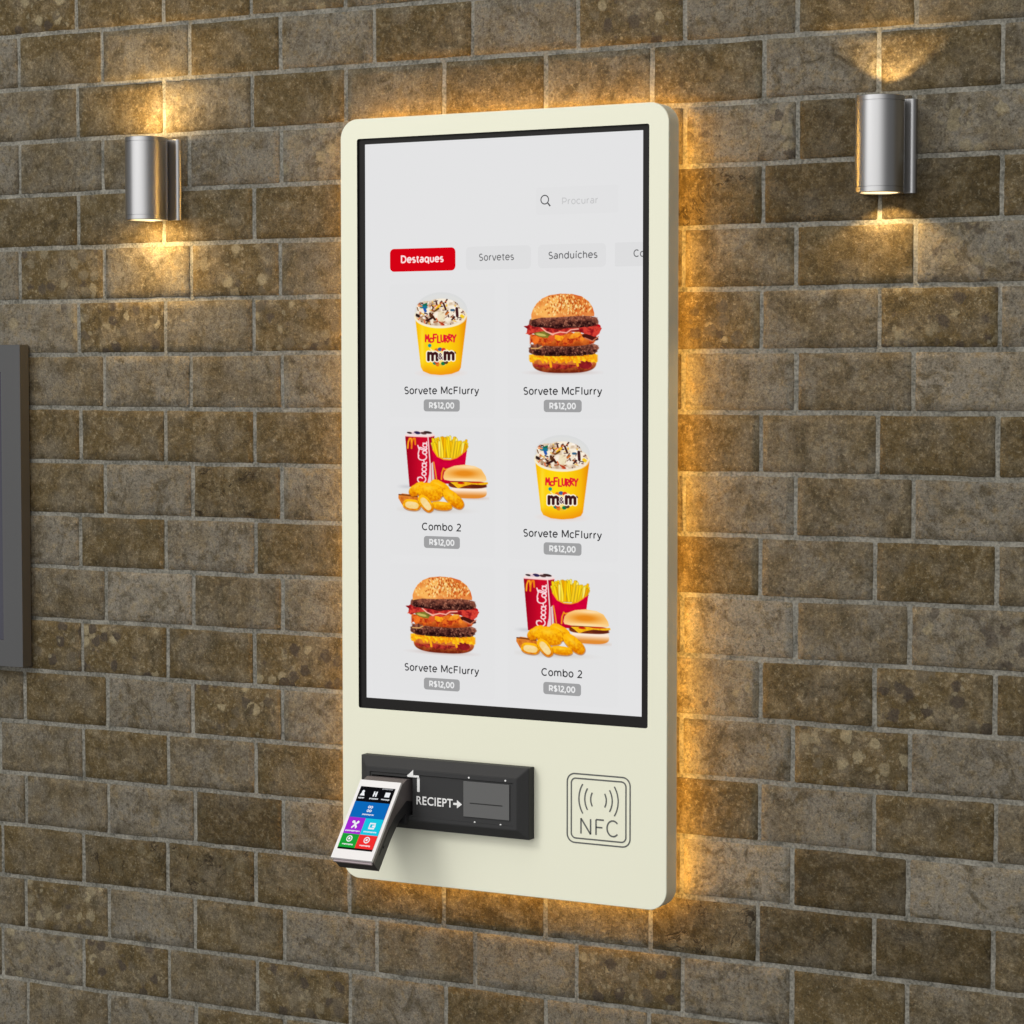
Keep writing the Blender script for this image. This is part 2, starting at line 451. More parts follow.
def arc(cx, cy, rx, ry, a0, a1, n=None):
    n = n or max(4, int(abs(a1-a0)/18))
    return [(cx+rx*math.cos(math.radians(a0+(a1-a0)*i/n)), cy+ry*math.sin(math.radians(a0+(a1-a0)*i/n))) for i in range(n+1)]
CH, XH = .70, .52      # height of capitals and of small letters
def _ring(cx=.28, w_=.225): return arc(cx, XH/2, w_, XH/2, 0, 360)
FONT = {
 'S': (.56, [arc(.28, .525, .20, .175, 40, 180)+arc(.28, .525, .20, .175, 190, 262)[1:]+arc(.28, .175, .215, .175, 82, -90)+arc(.28, .175, .215, .175, -100, -145)]),
 'o': (.56, [_ring()]), 'c': (.50, [arc(.28, .26, .24, .26, 45, 315)]), 'e': (.56, [[(.05, .27), (.51, .27)]+arc(.28, .26, .24, .26, 5, 318)]),
 'r': (.36, [[(.08, 0), (.08, XH)], [(.08, .26)]+arc(.30, .28, .21, .24, 160, 85)]), 'v': (.50, [[(.02, XH), (.215, 0), (.285, 0), (.48, XH)]]),
 't': (.36, [[(.16, .66), (.16, .12)]+arc(.26, .11, .10, .11, 190, 300), [(.02, XH), (.33, XH)]]),
 'M': (.86, [[(.09, 0), (.09, CH), (.14, CH), (.40, .14), (.46, .14), (.72, CH), (.77, CH), (.77, 0)]]), 'F': (.58, [[(.09, 0), (.09, CH), (.54, CH)], [(.09, .35), (.48, .35)]]),
 'l': (.24, [[(.11, 0), (.11, .74)]]), 'u': (.56, [[(.08, XH), (.08, .22)]+arc(.27, .21, .19, .21, 180, 350), [(.47, XH), (.47, 0)]]),
 'y': (.50, [[(.02, XH), (.25, .02)], [(.48, XH), (.22, -.12), (.12, -.19), (.02, -.17)]]), 'C': (.72, [arc(.40, .35, .33, .35, 48, 312)]),
 'm': (.90, [[(.08, 0), (.08, XH)], [(.08, .30)]+arc(.26, .31, .18, .21, 180, 10)+[(.445, 0)], [(.445, .30)]+arc(.62, .31, .18, .21, 180, 10)+[(.81, 0)]]),
 'n': (.57, [[(.08, 0), (.08, XH)], [(.08, .28)]+arc(.28, .29, .20, .23, 180, 10)+[(.48, 0)]]), 'h': (.57, [[(.08, 0), (.08, .74)], [(.08, .28)]+arc(.28, .29, .20, .23, 180, 10)+[(.48, 0)]]),
 'b': (.60, [[(.08, 0), (.08, .74)], _ring(.32)]), 'd': (.60, [[(.52, 0), (.52, .74)], _ring(.28)]), 'q': (.60, [[(.52, -.19), (.52, XH)], _ring(.28)]),
 'a': (.54, [[(.46, 0), (.46, .33)]+arc(.27, .33, .19, .19, 0, 140), arc(.25, .15, .20, .145, 70, 330)+[(.46, .20)]+[(.25, .30)]]),
 's': (.46, [arc(.23, .385, .16, .125, 40, 255)+arc(.23, .13, .18, .13, 80, -140)]), 'i': (.24, [[(.11, 0), (.11, XH)], [(.11, .65), (.11, .72)]]), 'í': (.24, [[(.11, 0), (.11, XH)], [(.09, .62), (.20, .76)]]),
 'D': (.74, [[(.09, 0), (.09, CH), (.32, CH)]+arc(.32, .35, .34, .35, 90, -90)+[(.09, 0)]]), 'P': (.64, [[(.09, 0), (.09, CH), (.34, CH)]+arc(.34, .48, .23, .22, 90, -90)+[(.09, .26)]]),
 'R': (.66, [[(.09, 0), (.09, CH), (.34, CH)]+arc(.34, .49, .23, .21, 90, -90)+[(.09, .28)], [(.36, .28), (.58, 0)]]), 'E': (.60, [[(.54, 0), (.09, 0), (.09, CH), (.54, CH)], [(.09, .36), (.50, .36)]]),
 'I': (.26, [[(.13, 0), (.13, CH)]]), 'T': (.58, [[(.02, CH), (.56, CH)], [(.29, CH), (.29, 0)]]), '1': (.34, [[(.02, CH), (.22, CH), (.22, 0)]]),
 '2': (.56, [arc(.27, .50, .20, .20, 150, -20)+[(.06, 0), (.52, 0)]]), '0': (.64, [arc(.32, .35, .25, .35, 0, 360)]), ',': (.20, [[(.11, .08), (.03, -.20)]]),
 '$': (.60, [arc(.30, .525, .20, .165, 40, 262)+arc(.30, .185, .215, .175, 82, -145), [(.30, .80), (.30, -.10)]]), ' ': (.28, [])}
def word_strokes(t, cx, cz, wd, size, track=.09):
    """polylines of a word centred at cx, capitals centred at cz, stretched to width wd; size = height scale"""
    total = sum(FONT[ch][0]+track for ch in t)-track
    sx = wd/total; x = cx-wd/2; out = []
    for ch in t:
        for st in FONT[ch][1]: out.append([(x+a*sx, cz+(b-.35)*size) for a, b in st])
        x += (FONT[ch][0]+track)*sx
    return out

def text_geom(t, bold=0.0):
    cu = bpy.data.curves.new('t', 'FONT'); cu.body = t; cu.size = 1.0; cu.offset = bold; cu.resolution_u = 3; cu.space_character = 1.06
    o = bpy.data.objects.new('t', cu); col.objects.link(o)
    dg = bpy.context.evaluated_depsgraph_get(); dg.update()
    me = bpy.data.meshes.new_from_object(o.evaluated_get(dg))
    V = [(v.co.x, v.co.y) for v in me.vertices]; F = [tuple(p.vertices) for p in me.polygons]
    bpy.data.objects.remove(o); bpy.data.curves.remove(cu); bpy.data.meshes.remove(me)
    x0 = min(v[0] for v in V); y0 = min(v[1] for v in V); h = max(v[1] for v in V)-y0; w_ = max(v[0] for v in V)-x0
    return [((x-x0)/w_, (y-y0)/h) for x, y in V], F

class Flat:
    """collects flat coloured shapes in the x/z plane"""
    def __init__(s): s.v = []; s.f = []; s.c = []
    def poly(s, pts, c, y):
        b = len(s.v); s.v += [(x, y, z) for x, z in pts]; s.f.append(tuple(range(b, b+len(pts)))); s.c += [c]*len(pts)
    def rrect(s, x0, x1, z0, z1, r, c, y): s.poly(rrect(x0, x1, z0, z1, r, 5), c, y)
    def text(s, t, cx, cz, wd, size, c, y, weight=.0016):
        for k, st in enumerate(word_strokes(t, cx, cz, wd, size)): s.stroke(st, weight, c, y-k*2e-6)
    def stroke(s, pts, wd, c, y):
        n = len(pts)
        L, R = offsets(pts, wd)
        b = len(s.v); s.v += [(x, y, z) for x, z in L+R]; s.c += [c]*(2*n)
        for i in range(n-1): s.f.append((b+i, b+i+1, b+n+i+1, b+n+i))
    def build(s, name, parent): return pix_mesh(name, s.v, s.f, s.c, parent)

Y1, Y2 = YS-.0003, YS-.0006
INK = srgb(62, 62, 64)
# search field
f = Flat(); f.rrect(1.024, 1.160, -.3375, -.297, .004, srgb(226, 226, 227), Y1)
cx, cz = 1.0388, -.3150
f.stroke([(cx+.0064*math.cos(a*PI/12), cz+.0064*math.sin(a*PI/12)) for a in range(25)], .0017, srgb(88, 88, 90), Y2)
f.stroke([(cx+.0048, cz-.0048), (cx+.0092, cz-.0098)], .0022, srgb(88, 88, 90), Y2)
f.text('Procurar', 1.0972, -.3182, .0600, .0130, srgb(200, 200, 201), Y2, .0015)
f.build('search_field', screen)
# category tabs
for x0, x1, t, cx, wd, bgc, ink in ((.7704, .8861, 'Destaques', .8276, .0752, srgb(214, 3, 20), srgb(255, 225, 225)),
        (.9044, 1.0156, 'Sorvetes', .9569, .0600, srgb(223, 223, 224), srgb(118, 118, 119)),
        (1.0274, 1.1401, 'Sanduíches', 1.0856, .0812, srgb(223, 223, 224), srgb(108, 108, 110)),
        (1.1547, 1.2003, 'Co', 1.1938, .0180, srgb(222, 222, 223), srgb(112, 112, 114))):
    f = Flat(); f.rrect(x0, x1, -.4165, -.3815, .0070 if x1 < 1.2 else .002, bgc, Y1)
    f.text(t, cx, -.3978, wd, .0138, ink, Y2, .0023 if t == 'Destaques' else .0016)
    f.build('category_tab', screen)
# faint cards
for cx, z0, z1 in ((.8612, -.640, -.436), (1.0688, -.640, -.436), (.8612, -.852, -.654), (1.0688, -.852, -.654), (.8612, -1.068, -.866), (1.0688, -1.068, -.866)):
    f = Flat(); f.rrect(cx-.0925, cx+.0925, z0, z1, .006, srgb(227, 227, 228), YS-.00015); f.build('product_card', screen)
cards = ((.8611, -.5986, 'Sorvete McFlurry', .1310, -.6214), (1.0684, -.5990, 'Sorvete McFlurry', .1310, -.6212),
         (.8611, -.8072, 'Combo 2', .0694, -.8309), (1.0684, -.8119, 'Sorvete McFlurry', .1312, -.8343),
         (.8606, -1.0255, 'Sorvete McFlurry', .1314, -1.0494), (1.0680, -1.0202, 'Combo 2', .0690, -1.0442))
for cx, cz, t, wd, pz in cards:
    f = Flat(); f.text(t, cx, cz, wd, .0146, INK, Y2, .0019); f.build('product_name', screen)
    f = Flat(); f.rrect(cx-.0312, cx+.0322, pz-.0092, pz+.0092, .0045, srgb(160, 160, 161), Y1)
    f.text('R$12,00', cx+.0005, pz, .0440, .0112, srgb(232, 232, 232), Y2, .0021); f.build('price_badge', screen)

# ---- painted product pictures: a fine sheet of coloured screen pixels, cut to the outline
class Paint:
    def __init__(s, w, h, px_w, px_h, x0, y0, step=.0007, ss=3):
        """w,h: size in metres; drawing space px_w x px_h units starting at x0,y0 (y down)"""
        s.nx = int(w/step); s.ny = int(h/step); s.w = w; s.h = h; s.ss = ss
        X = (np.arange(s.nx*ss)+.5)/(s.nx*ss)*px_w + x0; Y = (np.arange(s.ny*ss)+.5)/(s.ny*ss)*px_h + y0
        s.X, s.Y = np.meshgrid(X, Y); s.u = px_w/(s.nx*ss)
        s.C = np.ones(s.X.shape+(3,))*np.array([228, 228, 229.]); s.A = np.zeros(s.X.shape)
        s.rng = np.random.RandomState(5)
    def noise(s, cell, seed=0, oct=3):
        rng = np.random.RandomState(seed); out = 0; amp = 1; tot = 0
        for o in range(oct):
            c = cell/2**o
            gx = (s.X-s.X.min())/c; gy = (s.Y-s.Y.min())/c
            g = rng.rand(int(gy.max())+3, int(gx.max())+3)
            ix = gx.astype(int); iy = gy.astype(int); fx = gx-ix; fy = gy-iy
            fx = fx*fx*(3-2*fx); fy = fy*fy*(3-2*fy)
            v = (g[iy, ix]*(1-fx)+g[iy, ix+1]*fx)*(1-fy) + (g[iy+1, ix]*(1-fx)+g[iy+1, ix+1]*fx)*fy
            out = out + v*amp; tot += amp; amp *= .55
        return out/tot
    def put(s, m, c, keep=True):
        m = np.clip(m, 0, 1)
        c = np.array(c, float) if not (isinstance(c, np.ndarray) and c.ndim == 3) else c
        s.C = s.C*(1-m[..., None]) + c*m[..., None]
        if keep: s.A = np.maximum(s.A, m)
    def ell(s, cx, cy, rx, ry, rot=0, p=2, soft=1.0, wob=None):
        a = math.radians(rot); dx = s.X-cx; dy = s.Y-cy
        u = (dx*math.cos(a)+dy*math.sin(a))/rx; v = (-dx*math.sin(a)+dy*math.cos(a))/ry
        d = (np.abs(u)**p+np.abs(v)**p)**(1/p)
        if wob is not None: d = d + wob
        return np.clip((1-d)*min(rx, ry)/(s.u*2*soft)+.5, 0, 1)
    def poly(s, pts):
        m = np.zeros(s.X.shape, bool); n = len(pts)
        for i in range(n):
            x0, y0 = pts[i]; x1, y1 = pts[(i+1) % n]
            if y0 == y1: continue
            c = ((s.Y >= min(y0, y1)) & (s.Y < max(y0, y1))) & (s.X < (x1-x0)*(s.Y-y0)/(y1-y0)+x0)
            m ^= c
        return m.astype(float)
    def stroke(s, pts, wd, soft=1.0):
        m = np.zeros(s.X.shape)
        for (x0, y0), (x1, y1) in zip(pts, pts[1:]):
            dx, dy = x1-x0, y1-y0; L2 = dx*dx+dy*dy or 1e-6
            t = np.clip(((s.X-x0)*dx+(s.Y-y0)*dy)/L2, 0, 1)
            d = np.hypot(s.X-x0-t*dx, s.Y-y0-t*dy)
            m = np.maximum(m, np.clip((wd/2-d)/(s.u*1.5*soft)+.5, 0, 1))
        return m
    def glow(s, cx, cy, rx, ry, rot=0):
        a = math.radians(rot); dx = s.X-cx; dy = s.Y-cy
        u = (dx*math.cos(a)+dy*math.sin(a))/rx; v = (-dx*math.sin(a)+dy*math.cos(a))/ry
        return np.exp(-(u*u+v*v)*1.6)
    def mesh(s, name):
        k = s.ss
        C = s.C.reshape(s.ny, k, s.nx, k, 3).mean((1, 3))/255.; A = s.A.reshape(s.ny, k, s.nx, k).mean((1, 3))
        C = np.clip(C, 0, 1); lin = np.where(C < .04045, C/12.92, ((C+.055)/1.055)**2.4)
        on = A > .02
        on2 = on.copy(); on2[1:] |= on[:-1]; on2[:-1] |= on[1:]; on2[:, 1:] |= on[:, :-1]; on2[:, :-1] |= on[:, 1:]
        idx = -np.ones(on2.shape, int); ys, xs = np.nonzero(on2); idx[ys, xs] = np.arange(len(ys))
        V = np.stack([(xs+.5)/s.nx*s.w-s.w/2, np.zeros(len(xs)), s.h/2-(ys+.5)/s.ny*s.h], 1)
        q = on2[:-1, :-1] & on2[1:, :-1] & on2[:-1, 1:] & on2[1:, 1:]; yy, xx = np.nonzero(q)
        F = np.stack([idx[yy, xx], idx[yy+1, xx], idx[yy+1, xx+1], idx[yy, xx+1]], 1)
        me = bpy.data.meshes.new(name); me.from_pydata(V.tolist(), [], F.tolist()); me.update()
        at = me.attributes.new('Col', 'FLOAT_COLOR', 'POINT')
        c4 = np.ones((len(xs), 4), np.float32); c4[:, :3] = lin[ys, xs]; at.data.foreach_set('color', c4.ravel())
        me.materials.append(M_PIX); return me

def mixc(a, b, t): return np.array(a, float)*(1-t[..., None]) + np.array(b, float)*t[..., None]

GLY = {  # simple stroke letters in a 0..1 box, y down
 'M': [[(0, 1), (.08, 0), (.5, .6), (.92, 0), (1, 1)]], 'c': [[(1, .45), (.5, .35), (.05, .6), (.3, .98), (1, .92)]],
 'F': [[(.1, 1), (.1, 0), (1, 0)], [(.1, .5), (.8, .5)]], 'L': [[(.2, 0), (.2, 1), (1, 1)]], 'U': [[(.05, 0), (.1, .85), (.5, 1), (.9, .85), (.95, 0)]],
 'R': [[(.1, 1), (.1, 0), (.8, .1), (.85, .4), (.15, .5), (.95, 1)]], 'Y': [[(0, 0), (.5, .5), (1, 0)], [(.5, .5), (.45, 1)]],
 'm': [[(.02, 1), (.02, 0)], [(.02, .15), (.3, .02), (.48, .2), (.48, 1)], [(.48, .2), (.78, .02), (.98, .2), (.98, 1)]],
 '&': [[(1, 1), (.2, .25), (.5, 0), (.75, .25), (.1, .75), (.45, 1), (.95, .6)]]}
def letters(p, word, x, y, w_, h, wd, c, gap=.2, jit=(), arc=0):
    n = len(word)
    for i, ch in enumerate(word):
        yo = (jit[i % len(jit)] if jit else 0) + arc*((2*i/max(1, n-1)-1)**2)
        for st in GLY[ch]:
            p.put(p.stroke([(x+i*w_*(1+gap)+a*w_, y+yo+b*h) for a, b in st], wd), c)

def pic_cup():
    p = Paint(.0980, .1320, 525, 815, 130, 105)            # units: the enlarged photograph of the cup
    p.put(p.glow(390, 880, 210, 35)*.20, (235, 120, 70))
    # clear dome
    p.put(p.ell(392, 300, 248, 180)*.9, (218, 219, 219)); p.put(p.ell(392, 310, 232, 170)*.8, (222, 222, 220))
    body = p.poly([(140, 350), (150, 372), (200, 820), (222, 862), (290, 890), (390, 899), (490, 888), (560, 862), (578, 830), (634, 372), (638, 345), (600, 400), (392, 455), (180, 400)])
    t = np.clip((p.X-140)/495, 0, 1); sh = np.abs(t-.42)**1.7
    base = mixc((255, 218, 18), (238, 146, 8), np.clip(sh*2.0 + np.clip((p.Y-760)/400, 0, .4), 0, 1))
    p.put(body, base)
    p.put(body*p.glow(215, 620, 26, 300)*.5, (255, 240, 90))
    # paper rim and the cream
    p.put(p.ell(388, 345, 248, 112), (238, 230, 200)); p.put(p.ell(388, 340, 238, 104), (240, 222, 205))
    swirl = p.noise(60, 3); cream = mixc((248, 236, 216), (176, 138, 104), np.clip((swirl-.44)*3.2, 0, 1))
    top = np.maximum(p.ell(385, 335, 232, 100), np.maximum(p.ell(395, 270, 170, 90), p.ell(250, 265, 90, 65)))
    p.put(top, cream)
    rr = random.Random(4)
    def bit(x, y, L, wd, an, c): p.put(p.stroke([(x, y), (x+L*math.cos(an), y+L*math.sin(an))], wd)*top, c)
    for i in range(120):
        x = rr.uniform(160, 615); y = rr.uniform(205, 432)
        bit(x, y, rr.uniform(8, 40), rr.uniform(6, 15), rr.uniform(-1.2, 1.4), rr.choice([(70, 30, 22), (98, 52, 30), (120, 66, 40), (50, 24, 30), (226, 110, 60), (240, 190, 60), (250, 245, 235), (255, 246, 238), (170, 90, 50)]))
    for x, y, L, wd, an, c in ((205, 250, 44, 34, .2, (24, 120, 140)), (238, 275, 22, 26, 1.2, (40, 90, 170)), (232, 236, 26, 18, -.3, (14, 110, 80)), (345, 200, 34, 12, 1.4, (70, 30, 30)),
            (415, 225, 60, 18, 1.2, (74, 30, 24)), (350, 275, 42, 26, -.8, (245, 185, 40)), (300, 330, 60, 20, .9, (70, 36, 20)), (262, 385, 50, 20, -.5, (52, 24, 24)), (330, 300, 46, 18, -.6, (110, 70, 24)),
            (540, 275, 70, 26, 1.5, (66, 26, 30)), (490, 290, 20, 22, 0, (60, 100, 130)), (585, 345, 36, 30, .6, (245, 205, 40)), (380, 400, 44, 18, .6, (180, 60, 30)), (160, 330, 24, 26, .5, (44, 26, 26)),
            (438, 330, 30, 18, -.7, (200, 110, 40)), (600, 300, 22, 14, .3, (110, 40, 50)), (290, 320, 24, 24, 1.3, (92, 52, 30)), (180, 245, 30, 14, .1, (240, 150, 90))):
        bit(x, y, L, wd, an, c)
    p.put(p.ell(385, 330, 60, 20, 20)*.75*top, (250, 238, 222)); p.put(p.ell(395, 350, 36, 52)*.7, (236, 220, 180))
    m = np.clip(p.ell(388, 345, 250, 113) - p.ell(388, 338, 236, 103), 0, 1)*(p.Y > 345); p.put(m, (246, 236, 206))
    # words on the cup
    letters(p, 'McFLURRY', 246, 520, 31, 62, 14, (226, 26, 48), gap=.17, jit=(0, 8, -4, 10, 4, 8, -2, 4))
    p.put(p.ell(285, 620, 17, 17), (20, 150, 150)); p.put(p.stroke([(290, 650), (310, 668), (345, 672)], 8), (250, 235, 190))
    p.put(body*np.clip((p.Y-790)/140, 0, 1)*.6, (232, 112, 20)); p.put(body*np.clip((p.X-560)/60, 0, 1)*.35, (214, 110, 6))
    # the logo: candy fan, brown m&m with white edging
    p.put(p.poly([(300, 690), (330, 655), (385, 640), (450, 655), (490, 690), (470, 760), (430, 805), (390, 822), (350, 808), (318, 780)]), (250, 224, 130))
    for x, y, c in ((350, 664, (230, 120, 30)), (382, 656, (60, 90, 150)), (415, 660, (220, 60, 30)), (335, 785, (20, 130, 110)), (362, 800, (225, 120, 30)), (392, 806, (240, 190, 40)), (412, 790, (10, 120, 70)), (438, 778, (90, 60, 40)), (350, 775, (200, 60, 30))):
        p.put(p.ell(x, y, 21, 17), c)
    for wd, c in ((46, (255, 246, 226)), (27, (62, 22, 26))):
        letters(p, 'm', 272, 690, 84, 66, wd, c); letters(p, 'm', 428, 686, 80, 64, wd, c)
    letters(p, '&', 366, 694, 40, 56, 20, (255, 250, 240)); letters(p, '&', 366, 694, 40, 56, 9, (92, 52, 60))
    p.put(p.stroke([(522, 682), (530, 694)], 10), (90, 40, 50))
    return p.mesh('ice_cream_picture')

def pic_burger():
    p = Paint(.1375, .1245, 770, 785, 54, 115)
    nb = p.noise(30, 2); nf = p.noise(14, 9, 2); nL = p.noise(90, 4)
    p.put(p.glow(450, 868, 300, 22)*.35, (150, 90, 70))
    # lowest bun
    m = p.ell(458, 760, 300, 112, 0, 3) * (p.Y > 690)
    p.put(m, mixc((222, 122, 52), (112, 34, 14), np.clip((p.Y-760)/110+(nb-.5)*.8, 0, 1)))
    # cheese shreds over lower bun
    def band(y0, h0, x0, x1, seed, amp, c1, c2, low=None):
        n1 = p.noise(46, seed, 2); n2 = p.noise(34, seed+7, 2)
        top = y0+(n1-.5)*amp*.8; bot = y0+h0+(n2-.5)*amp*2
        e = np.clip((p.X-x0)/14, 0, 1)*np.clip((x1-p.X)/14, 0, 1)
        m_ = np.clip((p.Y-top)/4, 0, 1)*np.clip((bot-p.Y)/4, 0, 1)*e
        p.put(m_, mixc(c1, c2, np.clip((p.noise(20, seed+3, 2)-.35)*2.4, 0, 1)))
    band(790, 36, 170, 720, 31, 26, (190, 60, 44), (120, 24, 26))
    p.put(p.ell(655, 785, 62, 48), mixc((170, 36, 44), (108, 20, 22), nb)); p.put(p.stroke([(600, 770), (640, 745), (700, 760), (720, 790)], 9), (216, 110, 90))
    band(700, 72, 122, 775, 12, 40, (255, 206, 30), (240, 140, 14))
    for x, y, L in ((325, 770, 40), (575, 765, 38), (155, 740, 26), (250, 750, 20), (470, 752, 20), (740, 720, 26), (400, 745, 22)):
        p.put(p.stroke([(x, y-20), (x+10, y+L)], 22), (250, 172, 22))
    # lower patty
    def patty(x, y, rx, ry, seed):
        n = p.noise(22, seed, 3)
        m_ = p.ell(x, y, rx, ry, 0, 3.2, wob=(n-.5)*.16)
        sh = np.clip((p.Y-y)/ry*.5+.45, 0, 1)
        p.put(m_, mixc((140, 80, 62), (34, 10, 12), np.clip(sh+(n-.5)*1.5, 0, 1)))
        p.put(m_*np.clip((p.noise(12, seed+1, 2)-.62)*6, 0, 1)*.7, (196, 132, 104))
    patty(448, 646, 318, 68, 41)
    p.put(p.stroke([(150, 640), (215, 640), (285, 602)], 12), (214, 160, 96))
    # middle bun
    m = p.ell(460, 560, 290, 62, 0, 2.6)*(p.Y > 520); p.put(m, mixc((232, 124, 44), (168, 66, 20), np.clip((p.Y-555)/60+(nb-.5), 0, 1)))
    # lettuce/cheese and bacon
    band(500, 84, 130, 740, 52, 60, (232, 110, 32), (170, 44, 20))
    p.put(p.ell(255, 505, 90, 32, 12), mixc((150, 140, 50), (96, 84, 30), nb)); p.put(p.ell(240, 512, 50, 12, 10), (196, 186, 96))
    for x, y, rx, ry, c in ((410, 540, 44, 28, (252, 170, 30)), (560, 520, 60, 22, (250, 160, 40)), (640, 545, 44, 22, (246, 138, 40)), (190, 560, 34, 36, (244, 120, 40)), (590, 480, 34, 22, (236, 200, 100)), (480, 520, 30, 18, (240, 140, 40)), (340, 545, 30, 30, (232, 92, 50))):
        p.put(p.ell(x, y, rx, ry, (x*7) % 40-20, wob=(nf-.5)*.5), mixc(c, (200, 80, 20), np.clip((nb-.45)*2, 0, 1)))
    p.put(p.ell(700, 540, 78, 26, 14), (70, 22, 18)); p.put(p.stroke([(650, 545), (720, 575), (775, 535)], 10), (206, 120, 90))
    bac = p.poly([(75, 430), (110, 425), (150, 395), (210, 385), (260, 430), (330, 450), (420, 470), (520, 440), (600, 450), (690, 430), (740, 415), (770, 440), (808, 455), (780, 510), (745, 540), (700, 520), (600, 490), (520, 488), (430, 525), (340, 505), (270, 478), (190, 490), (130, 515), (105, 500), (110, 455)])
    p.put(bac, mixc((236, 84, 60), (156, 20, 30), np.clip((nb-.35)*2.4, 0, 1)))
    p.put(p.stroke([(220, 410), (290, 480), (350, 512), (420, 490), (480, 500), (520, 465), (590, 455)], 13), (248, 176, 160))
    p.put(p.stroke([(100, 500), (150, 470), (215, 440), (250, 470)], 9), (246, 120, 70)); p.put(p.stroke([(690, 500), (740, 520), (785, 500)], 9), (240, 130, 110))
    p.put(p.ell(745, 448, 52, 30, -10), (196, 16, 28))
    p.put(p.ell(560, 432, 200, 20), (44, 14, 16)); p.put(p.stroke([(350, 440), (430, 445), (500, 432), (600, 440)], 8), (120, 66, 76))
    p.put(p.ell(455, 445, 300, 44), mixc((120, 34, 28), (40, 12, 14), nb)); 
    p.put(bac*np.clip((p.Y-425)/20, 0, 1), mixc((216, 66, 52), (130, 14, 24), np.clip((nb-.35)*2.6, 0, 1)))
    p.put(p.stroke([(220, 425), (290, 484), (350, 506), (420, 488), (480, 496), (520, 468), (590, 462)], 11), (250, 180, 160))
    # upper patty and crown
    patty(452, 392, 318, 58, 61)
    m = p.poly([(150, 372), (148, 320), (165, 270), (200, 215), (250, 172), (320, 142), (420, 130), (530, 134), (620, 158), (685, 205), (722, 262), (738, 320), (735, 345), (620, 338), (500, 344), (380, 350), (240, 352), (175, 366)])
    sh = np.clip((p.X-380)/330, 0, 1)*.55+np.clip((p.Y-290)/110, 0, 1)*.12+np.clip((200-p.Y)/90, 0, 1)*.35
    p.put(m, mixc((250, 182, 94), (204, 76, 24), np.clip(sh+.10+(nL-.5)*.9+(nb-.5)*.35, 0, 1)))
    p.put(m*p.glow(520, 240, 110, 80)*.6, (206, 96, 22))
    p.put(m*p.ell(520, 325, 230, 26)*.35, (240, 160, 90))
    rr = random.Random(9)
    for i in range(300):
        x = rr.gauss(490, 120); y = rr.gauss(230, 52)
        p.put(p.ell(x, y, 6, 11, rr.uniform(-40, 40))*m*.85, rr.choice([(252, 218, 140), (246, 190, 104), (180, 74, 20), (254, 230, 170), (196, 90, 26)]))
    for i in range(60):
        x = rr.uniform(170, 480); y = rr.uniform(200, 330)
        p.put(p.ell(x, y, 4, 8, rr.uniform(-40, 40))*m*.7, rr.choice([(222, 150, 60), (255, 214, 140)]))
    return p.mesh('burger_picture')

